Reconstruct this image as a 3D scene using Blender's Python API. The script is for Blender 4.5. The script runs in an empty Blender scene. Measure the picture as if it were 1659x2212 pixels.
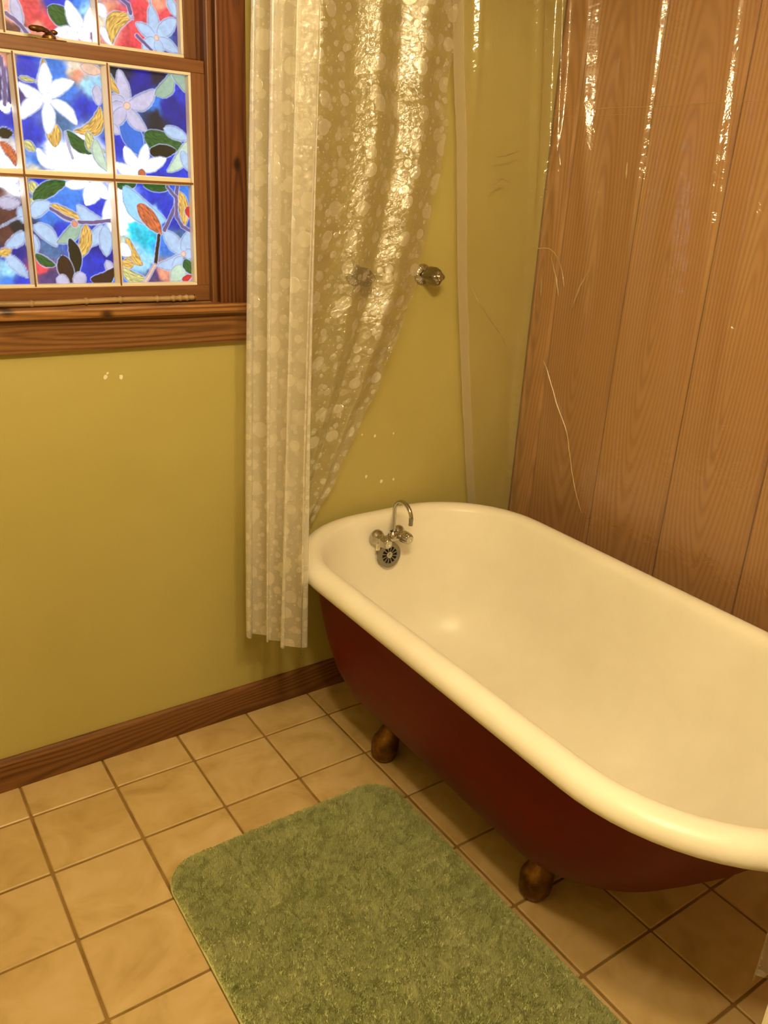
import bpy, bmesh, math, random
import numpy as np
from mathutils import Vector, Matrix
random.seed(4); np.random.seed(4)
SC = bpy.context.scene
COL = SC.collection
PI = math.pi

# ------------------------------------------------------------ camera
cam_d = bpy.data.cameras.new('camera')
cam = bpy.data.objects.new('camera', cam_d); COL.objects.link(cam)
Rv = Vector((0.82676798, -0.56022527, 0.05101354)); Uv = Vector((0.16721855, 0.33133275, 0.92857771)); Wv = Vector((0.53711515, 0.75918789, -0.36761536))
CAMLOC = Vector((-1.85211, -1.88563, 1.46698))
cam.matrix_world = Matrix(((Rv.x, Uv.x, -Wv.x, CAMLOC.x), (Rv.y, Uv.y, -Wv.y, CAMLOC.y), (Rv.z, Uv.z, -Wv.z, CAMLOC.z), (0, 0, 0, 1)))
cam_d.sensor_fit = 'HORIZONTAL'; cam_d.sensor_width = 36; cam_d.lens = 36*1761.6/1659
cam_d.clip_start = 0.05
SC.camera = cam
# ------------------------------------------------------------ world, light, exposure
wd = bpy.data.worlds.new('world'); SC.world = wd; wd.use_nodes = True
wd.node_tree.nodes['Background'].inputs[0].default_value = (0.75, 0.87, 1.0, 1)
wd.node_tree.nodes['Background'].inputs[1].default_value = 1.0
SC.view_settings.view_transform = 'Standard'; SC.view_settings.look = 'None'
SC.view_settings.gamma = 1; SC.view_settings.exposure = 0.0
try: SC.view_settings.use_curve_mapping = False
except Exception: pass
LAMP_LOC = (-1.52, -1.60, 2.42)
BULB_GLOW = 300.0
BULB_COLOR = (1.0, 0.765, 0.405)
GLASS_GLOW = 1.0

# ------------------------------------------------------------ helpers
def lin(c):
    return tuple(((v/12.92) if v <= 0.04045 else ((v+0.055)/1.055)**2.4) for v in c)
def mesh_obj(name, verts, faces, mat=None, parent=None, smooth=False):
    me = bpy.data.meshes.new(name); me.from_pydata([tuple(v) for v in verts], [], faces); me.update()
    return link(name, me, mat, parent, smooth)
def link(name, me, mat=None, parent=None, smooth=False):
    if smooth:
        me.polygons.foreach_set('use_smooth', [True]*len(me.polygons))
        if len(me.polygons) < 20000: me.set_sharp_from_angle(angle=math.radians(42))
    o = bpy.data.objects.new(name, me); COL.objects.link(o)
    if mat: me.materials.append(mat)
    if parent: o.parent = parent
    return o
def bm_obj(name, bm, mat=None, parent=None, smooth=False):
    me = bpy.data.meshes.new(name); bm.to_mesh(me); bm.free()
    return link(name, me, mat, parent, smooth)
def empty(name, loc=(0, 0, 0)):
    o = bpy.data.objects.new(name, None); o.location = loc; COL.objects.link(o); return o
def tag(o, label=None, cat=None, group=None, kind=None):
    if label: o['label'] = label
    if cat: o['category'] = cat
    if group: o['group'] = group
    if kind: o['kind'] = kind
    return o
def add_box(bm, lo, hi, bev=0.0, seg=2):
    g = bmesh.ops.create_cube(bm, size=1.0)['verts']
    for v in g:
        v.co = Vector([(lo[k]+hi[k])/2+v.co[k]*(hi[k]-lo[k]) for k in range(3)])
    if bev > 0:
        ed = list({e for v in g for e in v.link_edges})
        bmesh.ops.bevel(bm, geom=ed, offset=bev, segments=seg, profile=0.5, affect='EDGES')
def box(name, lo, hi, mat, parent=None, bev=0.0, origin=None):
    bm = bmesh.new(); o0 = Vector(origin) if origin else Vector((0, 0, 0))
    add_box(bm, [lo[k]-o0[k] for k in range(3)], [hi[k]-o0[k] for k in range(3)], bev)
    o = bm_obj(name, bm, mat, parent); o.location = o0
    return o
def frames(path):
    """parallel transport frames"""
    P = [Vector(p) for p in path]; T = []
    for i in range(len(P)):
        a = P[max(i-1, 0)]; b = P[min(i+1, len(P)-1)]; T.append((b-a).normalized())
    n = T[0].orthogonal().normalized(); out = []
    for i, t in enumerate(T):
        n = (n-t*n.dot(t)).normalized(); out.append((P[i], t, n, t.cross(n)))
    return out
def add_tube(bm, path, rad, seg=16, cap=True, closed=False):
    fr = frames(path); rings = []
    for i, (p, t, n, b) in enumerate(fr):
        r = rad[i] if hasattr(rad, '__len__') else rad
        rings.append([bm.verts.new(p+(n*math.cos(2*PI*k/seg)+b*math.sin(2*PI*k/seg))*r) for k in range(seg)])
    L = len(rings)
    for i in range(L if closed else L-1):
        A = rings[i]; B = rings[(i+1) % L]
        for k in range(seg): bm.faces.new((A[k], A[(k+1) % seg], B[(k+1) % seg], B[k]))
    if cap and not closed:
        bm.faces.new(rings[0][::-1]); bm.faces.new(rings[-1])
def add_lathe(bm, prof, origin, axis, seg=32, rfun=None):
    """prof: list of (r, h) along axis"""
    ax = Vector(axis).normalized(); n = ax.orthogonal().normalized(); 
    if abs(ax.y) > .9: n = Vector((1, 0, 0))
    n = (n-ax*n.dot(ax)).normalized(); b = ax.cross(n); O = Vector(origin); rings = []
    for r, h in prof:
        if r < 1e-6: rings.append([bm.verts.new(O+ax*h)])
        else:
            ring = []
            for k in range(seg):
                a = 2*PI*k/seg; rr = r*(rfun(a, h) if rfun else 1)
                ring.append(bm.verts.new(O+ax*h+(n*math.cos(a)+b*math.sin(a))*rr))
            rings.append(ring)
    for A, B in zip(rings, rings[1:]):
        if len(A) == 1 and len(B) == 1: continue
        for k in range(seg):
            if len(A) == 1: bm.faces.new((A[0], B[(k+1) % seg], B[k]))
            elif len(B) == 1: bm.faces.new((A[k], A[(k+1) % seg], B[0]))
            else: bm.faces.new((A[k], A[(k+1) % seg], B[(k+1) % seg], B[k]))
    bmesh.ops.recalc_face_normals(bm, faces=bm.faces)
def interp(tab, z):
    """tab: list of (z, value) any order"""
    t = sorted(tab); 
    return float(np.interp(z, [q[0] for q in t], [q[1] for q in t]))

# ------------------------------------------------------------ materials
class NT:
    def __init__(s, name):
        s.m = bpy.data.materials.new(name); s.m.use_nodes = True; s.t = s.m.node_tree; s.t.nodes.clear()
        s.out = s.n('ShaderNodeOutputMaterial')
    def n(s, typ, **kw):
        nd = s.t.nodes.new(typ)
        for k, v in kw.items():
            if k.startswith('i_'): 
                key = k[2:]; key = int(key) if key.isdigit() else key.replace('_', ' ')
                nd.inputs[key].default_value = v
            else: setattr(nd, k, v)
        return nd
    def l(s, a, b): s.t.links.new(a, b)
    def math(s, op, a, b=None, c=None, clamp=False):
        nd = s.n('ShaderNodeMath', operation=op, use_clamp=clamp)
        for i, v in enumerate((a, b, c)):
            if v is None: continue
            if isinstance(v, (int, float)): nd.inputs[i].default_value = v
            else: s.l(v, nd.inputs[i])
        return nd.outputs[0]
    def ramp(s, fac, stops, interp='LINEAR'):
        r = s.n('ShaderNodeValToRGB'); r.color_ramp.interpolation = interp
        el = r.color_ramp.elements
        while len(el) > 1: el.remove(el[0])
        el[0].position = stops[0][0]; el[0].color = (*stops[0][1], 1)
        for p, c in stops[1:]:
            e = el.new(p); e.color = (*c, 1)
        s.l(fac, r.inputs[0]); return r.outputs[0]
    def mixc(s, fac, a, b, mode='MIX'):
        m = s.n('ShaderNodeMix', data_type='RGBA', blend_type=mode)
        for sock, v in ((m.inputs[0], fac), (m.inputs[6], a), (m.inputs[7], b)):
            if isinstance(v, (int, float)): sock.default_value = v
            elif isinstance(v, tuple): sock.default_value = (*v[:3], 1)
            else: s.l(v, sock)
        return m.outputs[2]
    def bsdf(s, color=None, rough=0.5, metal=0.0, spec=0.5, coat=0.0, normal=None):
        b = s.n('ShaderNodeBsdfPrincipled')
        for nm, v in (('Base Color', color), ('Roughness', rough), ('Metallic', metal), ('Specular IOR Level', spec), ('Coat Weight', coat)):
            if v is None: continue
            if isinstance(v, (int, float)): b.inputs[nm].default_value = v
            elif isinstance(v, tuple): b.inputs[nm].default_value = (*v[:3], 1)
            else: s.l(v, b.inputs[nm])
        if normal: s.l(normal, b.inputs['Normal'])
        s.l(b.outputs[0], s.out.inputs[0]); return b
    def bump(s, h, strength=0.3, dist=0.002):
        b = s.n('ShaderNodeBump'); b.inputs['Strength'].default_value = strength; b.inputs['Distance'].default_value = dist
        s.l(h, b.inputs['Height']); return b.outputs[0]
    def coord(s, kind='Object', scale=(1, 1, 1), rnd=0.0):
        tc = s.n('ShaderNodeTexCoord'); mp = s.n('ShaderNodeMapping'); mp.inputs['Scale'].default_value = scale
        s.l(tc.outputs[kind], mp.inputs[0])
        o = mp.outputs[0]
        if rnd:
            oi = s.n('ShaderNodeObjectInfo'); cb = s.n('ShaderNodeCombineXYZ')
            v = s.math('MULTIPLY', oi.outputs['Random'], rnd); v2 = s.math('MULTIPLY', oi.outputs['Random'], rnd*1.7)
            s.l(v, cb.inputs[0]); s.l(v2, cb.inputs[1]); s.l(v, cb.inputs[2])
            va = s.n('ShaderNodeVectorMath', operation='ADD'); s.l(o, va.inputs[0]); s.l(cb.outputs[0], va.inputs[1]); o = va.outputs[0]
        return o
    def noise(s, vec, scale, detail=3, rough=0.5, dist=0.0):
        nd = s.n('ShaderNodeTexNoise'); nd.inputs['Scale'].default_value = scale; nd.inputs['Detail'].default_value = detail
        nd.inputs['Roughness'].default_value = rough; nd.inputs['Distortion'].default_value = dist
        s.l(vec, nd.inputs['Vector']); return nd.outputs['Fac']

def m_plain(name, col, rough=.5, metal=0., spec=.5, coat=0.):
    t = NT(name); t.bsdf(tuple(col), rough, metal, spec, coat); return t.m
def m_wall():
    t = NT('olive_wall_paint'); c = t.coord('Object')
    n1 = t.noise(c, 2.2, 3); n2 = t.noise(c, 170, 3, .6); n3 = t.noise(c, 38, 2)
    col = t.ramp(n1, [(.3, (.43, .375, .125)), (.7, (.475, .415, .15))])
    h = t.math('ADD', t.math('MULTIPLY', n2, .6), n3)
    t.bsdf(col, .42, spec=.35, normal=t.bump(h, .45, .0016)); return t.m
def m_wood(name, dark, light, along='x', scale=1.0, knots=0.0, rough=.4, rnd=3.0, tilt=.06, fine=.5, spec=.4, ringf=620):
    """growth rings cut lengthwise: along is the grain axis"""
    t = NT(name)
    tc = t.n('ShaderNodeTexCoord'); sep = t.n('ShaderNodeSeparateXYZ'); t.l(tc.outputs['Object'], sep.inputs[0])
    X, Y, Z = sep.outputs
    if along == 'x': L, A, B = X, Z, Y
    elif along == 'y': L, A, B = Y, Z, X
    else: L, A, B = Z, X, Y
    if along == 'z': A = t.math('ADD', X, Y)
    oi = t.n('ShaderNodeObjectInfo'); R = oi.outputs['Random']
    cb = t.n('ShaderNodeCombineXYZ')
    t.l(t.math('ADD', t.math('MULTIPLY', L, .9*scale), t.math('MULTIPLY', R, rnd*2)), cb.inputs[0])
    t.l(t.math('ADD', t.math('MULTIPLY', A, 5*scale), t.math('MULTIPLY', R, rnd)), cb.inputs[1])
    t.l(t.math('MULTIPLY', B, 5*scale), cb.inputs[2])
    nz = t.noise(cb.outputs[0], 1.6, 2, .45)
    # radius from a tilted pith line
    a0 = t.math('SUBTRACT', A, t.math('MULTIPLY', t.math('SUBTRACT', R, .5), .05))
    d0 = t.math('ADD', t.math('MULTIPLY', L, tilt), t.math('MULTIPLY', t.math('SUBTRACT', nz, .5), .11))
    rad = t.math('SQRT', t.math('ADD', t.math('MULTIPLY', a0, a0), t.math('MULTIPLY', d0, d0)))
    ph = t.math('MULTIPLY', rad, ringf)
    sn = t.math('MULTIPLY_ADD', t.math('SINE', ph), .5, .5)
    sn = t.math('POWER', sn, 1.6)
    cf = t.n('ShaderNodeCombineXYZ')
    t.l(t.math('MULTIPLY', L, 14), cf.inputs[0]); t.l(t.math('MULTIPLY', A, 420), cf.inputs[1]); t.l(t.math('MULTIPLY', B, 420), cf.inputs[2])
    fn = t.noise(cf.outputs[0], 1.0, 2)
    big = t.noise(cb.outputs[0], .8, 2)
    var = t.math('MULTIPLY_ADD', t.noise(cb.outputs[0], 3.1, 2), 1.3, .25)
    sn = t.math('ADD', t.math('MULTIPLY', t.math('SUBTRACT', sn, .35), var), .35)
    f = t.math('ADD', t.math('MULTIPLY', sn, 1-fine), t.math('MULTIPLY', fn, fine))
    f = t.math('ADD', f, t.math('MULTIPLY', t.math('SUBTRACT', big, .5), .7))
    mid = tuple((dark[k]+light[k])/2 for k in range(3))
    col = t.ramp(f, [(.1, light), (.5, mid), (.95, dark)])
    if along == 'z' and not knots:
        hs = t.n('ShaderNodeHueSaturation'); t.l(t.math('MULTIPLY_ADD', R, .28, .84), hs.inputs['Value']); t.l(col, hs.inputs['Color']); col = hs.outputs[0]
    if knots:
        vo = t.n('ShaderNodeTexVoronoi', voronoi_dimensions='2D'); vo.inputs['Scale'].default_value = 7.0
        cv = t.n('ShaderNodeCombineXYZ'); t.l(t.math('MULTIPLY_ADD', L, .9, t.math('MULTIPLY', R, 9)), cv.inputs[0]); t.l(t.math('MULTIPLY_ADD', A, 1.3, t.math('MULTIPLY', R, 5)), cv.inputs[1])
        t.l(cv.outputs[0], vo.inputs['Vector'])
        kd = t.math('ADD', vo.outputs['Distance'], t.math('MULTIPLY', t.math('SUBTRACT', fn, .5), .10))
        k = t.math('SUBTRACT', 1.0, t.math('MULTIPLY', t.math('SUBTRACT', kd, .035), 12), clamp=True)
        ks = t.n('ShaderNodeSeparateColor'); t.l(vo.outputs['Color'], ks.inputs[0])
        k = t.math('MULTIPLY', k, t.math('MULTIPLY', t.math('GREATER_THAN', ks.outputs[0], .4), knots))
        col = t.mixc(k, col, tuple(v*.12 for v in dark))
    t.bsdf(col, rough, spec=spec, normal=t.bump(f, .15, .001)); return t.m
def m_tile():
    t = NT('tan_tile_glaze'); c = t.coord('Object', (1, 1, 1), 7.0)
    n = t.noise(c, 7.5, 3, .55, 1.2); n2 = t.noise(c, 26, 2)
    f = t.math('ADD', n, t.math('MULTIPLY', t.math('SUBTRACT', n2, .5), .18))
    col = t.ramp(f, [(.25, (.45, .31, .125)), (.5, (.57, .415, .195)), (.75, (.64, .485, .27))])
    oi = t.n('ShaderNodeObjectInfo')
    col = t.mixc(t.math('MULTIPLY', oi.outputs['Random'], .10), col, (.55, .36, .2))
    t.bsdf(col, .36, spec=.4, normal=t.bump(n2, .12, .002)); return t.m
def m_grout():
    t = NT('ochre_grout'); c = t.coord('Object'); n = t.noise(c, 14, 3)
    t.bsdf(t.ramp(n, [(.3, (.20, .115, .03)), (.75, (.34, .21, .075))]), .85, spec=.2); return t.m
def m_rug():
    t = NT('green_rug_pile'); c = t.coord('Object'); n = t.noise(c, 9, 3); n2 = t.noise(c, 420, 2)
    f = t.math('ADD', t.math('MULTIPLY', n, .55), t.math('MULTIPLY', n2, .5))
    col = t.ramp(f, [(.35, (.43, .475, .215)), (.55, (.55, .575, .29)), (.75, (.64, .66, .375))])
    t.bsdf(col, .95, spec=.1); return t.m
def m_enamel():
    t = NT('cream_enamel'); c = t.coord('Object'); n = t.noise(c, 5, 4, .6); 
    col = t.ramp(n, [(.35, (.80, .765, .68)), (.7, (.86, .83, .76))])
    t.bsdf(col, .33, spec=.42); return t.m
def m_red():
    t = NT('dark_red_tub_paint'); c = t.coord('Object'); n = t.noise(c, 60, 3)
    t.bsdf((.125, .0055, .0028), .42, spec=.14, normal=t.bump(n, .06, .001)); return t.m
def m_brass():
    t = NT('aged_brass'); c = t.coord('Object'); n = t.noise(c, 45, 4, .65)
    t.bsdf(t.ramp(n, [(.3, (.10, .045, .012)), (.7, (.28, .14, .04))]), .36, metal=.85, spec=.5, normal=t.bump(n, .15, .001)); return t.m
def m_bamboo():
    t = NT('bamboo_cane_skin'); c = t.coord('Object', (4, 60, 60)); n = t.noise(c, 1, 3)
    t.bsdf(t.ramp(n, [(.3, (.20, .115, .05)), (.7, (.42, .28, .13))]), .45); return t.m
def m_film(name, dots, base, milky, gloss, crinkle, tint, dotadd=.5):
    """thin vinyl; UVs are metres on the sheet"""
    t = NT(name)
    uv = t.n('ShaderNodeTexCoord').outputs['UV']
    fac = None; rim = None
    if dots:
        for i, (den, rmin, rmax, rnd) in enumerate(((13.5, .13, .27, .48), (14.5, .08, .25, .48), (25.0, .10, .25, .5), (27.0, .06, .22, .55), (70.0, .05, .2, .6))):
            v = t.n('ShaderNodeTexVoronoi', voronoi_dimensions='2D'); v.inputs['Scale'].default_value = den; v.inputs['Randomness'].default_value = rnd
            mp = t.n('ShaderNodeMapping'); mp.inputs['Location'].default_value = (i*.37, i*.21, 0); t.l(uv, mp.inputs[0]); t.l(mp.outputs[0], v.inputs['Vector'])
            sc = t.n('ShaderNodeSeparateColor'); t.l(v.outputs['Color'], sc.inputs[0])
            r = t.math('MULTIPLY_ADD', sc.outputs[0], rmax-rmin, rmin)
            d = t.math('SUBTRACT', r, v.outputs['Distance'])
            m = t.math('MULTIPLY', d, 1100.0/den, clamp=True)
            w = t.math('MULTIPLY_ADD', sc.outputs[1], .45, .25 if i else .4)
            m = t.math('MULTIPLY', m, w)
            fac = m if fac is None else t.math('SUBTRACT', 1.0, t.math('MULTIPLY', t.math('SUBTRACT', 1.0, fac), t.math('SUBTRACT', 1.0, m)))
    no = t.n('ShaderNodeTexNoise'); no.inputs['Scale'].default_value = crinkle[0]; no.inputs['Detail'].default_value = 4; no.inputs['Roughness'].default_value = .6; no.inputs['Distortion'].default_value = crinkle[3]
    t.l(uv, no.inputs['Vector'])
    h = no.outputs['Fac']
    if dots: h = t.math('ADD', h, t.math('MULTIPLY', fac, .5))
    nrm = t.bump(h, crinkle[1], crinkle[2])
    dif = t.n('ShaderNodeBsdfDiffuse'); dif.inputs[0].default_value = (*milky, 1)
    tra = t.n('ShaderNodeBsdfTranslucent'); tra.inputs[0].default_value = (*milky, 1)
    mk = t.n('ShaderNodeMixShader'); mk.inputs[0].default_value = .45; t.l(dif.outputs[0], mk.inputs[1]); t.l(tra.outputs[0], mk.inputs[2])
    tp = t.n('ShaderNodeBsdfTransparent'); tp.inputs[0].default_value = (*tint, 1)
    m1 = t.n('ShaderNodeMixShader'); t.l(tp.outputs[0], m1.inputs[1]); t.l(mk.outputs[0], m1.inputs[2])
    if dots: t.l(t.math('MULTIPLY_ADD', fac, dotadd, base, clamp=True), m1.inputs[0])
    else:
        sx = t.n('ShaderNodeSeparateXYZ'); t.l(uv, sx.inputs[0]); hem = t.math('LESS_THAN', sx.outputs[0], .073)
        t.l(t.math('MULTIPLY_ADD', hem, .22, base), m1.inputs[0])
    gl = t.n('ShaderNodeBsdfGlossy'); gl.inputs['Roughness'].default_value = gloss[0]; gl.inputs[0].default_value = (1, 1, 1, 1); t.l(nrm, gl.inputs['Normal'])
    fr = t.n('ShaderNodeLayerWeight'); fr.inputs[0].default_value = .5; t.l(nrm, fr.inputs['Normal'])
    f5 = t.math('MULTIPLY_ADD', t.math('POWER', fr.outputs['Facing'], 5.0), .75, .07)
    ff = t.math('MULTIPLY_ADD', f5, gloss[1], gloss[2], clamp=True)
    if dots: ff = t.math('MULTIPLY', ff, t.math('MULTIPLY_ADD', fac, 1.0, .75), clamp=True)
    m2 = t.n('ShaderNodeMixShader'); t.l(ff, m2.inputs[0]); t.l(m1.outputs[0], m2.inputs[1]); t.l(gl.outputs[0], m2.inputs[2])
    t.l(m2.outputs[0], t.out.inputs[0]); return t.m
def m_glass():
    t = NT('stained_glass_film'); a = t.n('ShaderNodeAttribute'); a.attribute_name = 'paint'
    g = t.n('ShaderNodeBsdfPrincipled'); t.l(a.outputs['Color'], g.inputs['Emission Color']); g.inputs['Emission Strength'].default_value = GLASS_GLOW  # film emits its print colours in place of daylight from behind
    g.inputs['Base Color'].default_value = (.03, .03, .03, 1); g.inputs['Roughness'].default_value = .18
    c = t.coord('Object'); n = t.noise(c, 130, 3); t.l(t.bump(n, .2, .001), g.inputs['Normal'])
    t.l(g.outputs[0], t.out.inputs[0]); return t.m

M_WALL = m_wall()
M_CEIL = m_plain('ceiling_paint', (.70, .66, .55), .9)
M_PINE = m_wood('pine_board', (.285, .128, .045), (.44, .232, .095), 'z', .55, .0, .46, fine=.45, tilt=.085, ringf=640, spec=.25)
M_BASE = m_wood('stained_oak_baseboard', (.07, .022, .006), (.22, .095, .03), 'x', .9, .0, .45)
M_CASE = m_wood('dark_knotty_casing', (.04, .010, .003), (.17, .058, .018), 'z', .8, .9, .42, tilt=.03)
M_SILL = m_wood('honey_sill_board', (.10, .036, .009), (.40, .19, .06), 'x', 1.0, .85, .35, tilt=.02)
M_APRON = m_wood('knotty_apron_board', (.07, .022, .005), (.27, .125, .038), 'x', .8, .9, .45, tilt=.03)
M_SASH_H = m_wood('sash_wood_rail', (.12, .042, .012), (.23, .095, .032), 'x', .5, .0, .45, fine=.7)
M_SASH_V = m_wood('sash_wood_stile', (.12, .042, .012), (.23, .095, .032), 'z', .5, .0, .45, fine=.7)
M_PUTTY = m_plain('cream_sash_paint', (.76, .70, .59), .5)
M_TILE = m_tile(); M_GROUT = m_grout(); M_RUG = m_rug(); M_ENAMEL = m_enamel(); M_RED = m_red(); M_BRASS = m_brass(); M_BAMBOO = m_bamboo()
M_CHROME = m_plain('chrome', (.50, .48, .43), .10, 1.0)
M_NICKEL = m_plain('worn_nickel', (.28, .265, .23), .38, .9)
M_SATIN = m_plain('satin_metal', (.62, .60, .54), .32, .7)
M_HOLE = m_plain('drain_shadow_black', (.004, .003, .004), .8)
M_ACRYL = m_plain('smoked_chrome', (.30, .27, .20), .13, .95)
M_CREAM = m_plain('cream_cabinet_paint', (.82, .78, .66), .4)
M_CHIP = m_plain('bare_plaster', (.82, .78, .64), .8)
M_DOTS = m_film('dotted_vinyl', True, .13, (.82, .81, .75), (.13, 1.5, .055), (95, .85, .0024, .8), (.86, .84, .80), .55)
M_DOTS_THICK = m_film('dotted_vinyl_gathered', True, .46, (.93, .92, .88), (.14, 1.4, .04), (90, .7, .0022, .6), (.95, .94, .91), .34)
M_CLEAR = m_film('clear_vinyl_liner', False, .085, (.82, .78, .68), (.10, 1.0, .0), (16, .55, .006, 1.2), (.985, .975, .95))
M_GLASS = m_glass()

# ------------------------------------------------------------ floor with single tiles
XL, YF = -2.75, -2.95
floor = box('floor', (XL, YF, -.06), (0, .12, -.004), M_GROUT); tag(floor, 'floor of square tan tiles with ochre grout', kind='structure')
xs = [-.354+.2125*k for k in range(0, 3)][::-1]
xlines = [-2.75, -2.665, -2.456, -2.247, -2.038, -1.829, -1.619, -1.411, -1.201, -.989, -.781, -.571, -.354, -.142, 0.0]
ylines = [0.0] + [-.139-.205*k for k in range(14)] + [YF]
def tile_mesh(w, d):
    bm = bmesh.new(); add_box(bm, (-w/2, -d/2, -.009), (w/2, d/2, 0.0), .0022, 1)
    me = bpy.data.meshes.new('tile'); bm.to_mesh(me); bm.free(); me.materials.append(M_TILE); return me
cache = {}
for i in range(len(xlines)-1):
    for j in range(len(ylines)-1):
        x0, x1 = xlines[i], xlines[i+1]; y1, y0 = ylines[j], ylines[j+1]
        w = round(x1-x0-.0065, 4); d = round(y1-y0-.0065, 4)
        if w < .02 or d < .02: continue
        if (w, d) not in cache: cache[(w, d)] = tile_mesh(w, d)
        o = bpy.data.objects.new('tile', cache[(w, d)]); COL.objects.link(o)
        o.parent = floor; o.location = ((x0+x1)/2+random.uniform(-.0006, .0006), (y0+y1)/2+random.uniform(-.0006, .0006), random.uniform(-.0006, .0004)); o.rotation_euler = (0, 0, random.uniform(-.002, .002))

# ------------------------------------------------------------ walls, ceiling
WX0, WX1, WZ0, WZ1 = -1.68, -1.05, 1.185, 2.22       # window hole
bm = bmesh.new()
add_box(bm, (XL, 0, -.02), (WX0, .12, 2.42)); add_box(bm, (WX1, 0, -.02), (0.0, .12, 2.42))
add_box(bm, (WX0, 0, -.02), (WX1, .12, WZ0)); add_box(bm, (WX0, 0, WZ1), (WX1, .12, 2.42))
wall_back = bm_obj('wall_back', bm, M_WALL); tag(wall_back, 'yellow olive painted wall with window', kind='structure')
tag(box('wall_left', (XL-.1, YF, -.02), (XL, .12, 2.42), M_WALL), 'yellow olive painted side wall', kind='structure')
tag(box('wall_front', (XL-.1, YF-.1, -.02), (.1, YF, 2.42), M_WALL), 'yellow olive painted wall behind the viewer', kind='structure')
tag(box('ceiling', (XL-.1, YF-.1, 2.42), (.1, .14, 2.5), M_CEIL), 'off white ceiling', kind='structure')
wall_right = box('wall_right', (.018, YF, -.02), (.1, .12, 2.42), M_PINE); tag(wall_right, 'wall of tall vertical pine boards', kind='structure')
seams = [0.0, -.094, -.350, -.603, -.860, -1.115, -1.37, -1.625, -1.88, -2.135, -2.39, -2.645, -2.9, YF]
for a, b in zip(seams, seams[1:]):
    if a-b < .04: b = YF
    bm = bmesh.new(); w = a-b; g = .0016
    prof = [(-w/2+g, .018), (-w/2+g, .007), (-w/2+g+.006, 0), (w/2-g-.006, 0), (w/2-g, .007), (w/2-g, .018)]
    va = [bm.verts.new((p[1], p[0], -1.2)) for p in prof]; vb = [bm.verts.new((p[1], p[0], 1.22)) for p in prof]
    for k in range(len(prof)): bm.faces.new((va[k], va[(k+1) % 6], vb[(k+1) % 6], vb[k]))
    bm.faces.new(va[::-1]); bm.faces.new(vb); bmesh.ops.recalc_face_normals(bm, faces=bm.faces)
    o = bm_obj('board', bm, M_PINE, wall_right); o.location = (0, (a+b)/2, 1.2)
    if b == YF: break
# baseboard
bm = bmesh.new(); pr = [(0, 0), (-.0155, 0), (-.0155, .078), (-.012, .086), (-.006, .090), (0, .090)]
A = [bm.verts.new((XL, p[0], p[1])) for p in pr]; B = [bm.verts.new((-.002, p[0], p[1])) for p in pr]
for k in range(6): bm.faces.new((A[k], A[(k+1) % 6], B[(k+1) % 6], B[k]))
bm.faces.new(A); bm.faces.new(B[::-1]); bmesh.ops.recalc_face_normals(bm, faces=bm.faces)
o = bm_obj('baseboard_back', bm, M_BASE); tag(o, 'brown stained wooden baseboard under the yellow wall', kind='structure')
# chips of bare plaster in the paint
for (cx, cz, s) in ((-1.322, 1.033, .0055), (-1.287, 1.031, .006), (-1.317, 1.042, .003), (-.565, .80, .004), (-.59, .68, .0045), (-.535, .655, .006), (-.49, .655, .004), (-.50, .80, .003), (-.61, .81, .0025)):
    bm = bmesh.new(); vs = [bm.verts.new((cx+math.cos(a)*s*random.uniform(.5, 1.1), -.0006, cz+math.sin(a)*s*random.uniform(.7, 1.5))) for a in [k*PI/4 for k in range(8)]]
    bk = [bm.verts.new((v.co.x, .0005, v.co.z)) for v in vs]
    bm.faces.new(vs)
    for k in range(8): bm.faces.new((vs[k], vs[(k+1) % 8], bk[(k+1) % 8], bk[k]))
    bmesh.ops.recalc_face_normals(bm, faces=bm.faces)
    tag(bm_obj('paint_chip', bm, M_CHIP, wall_back), 'small pale chip in the yellow paint')

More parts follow.
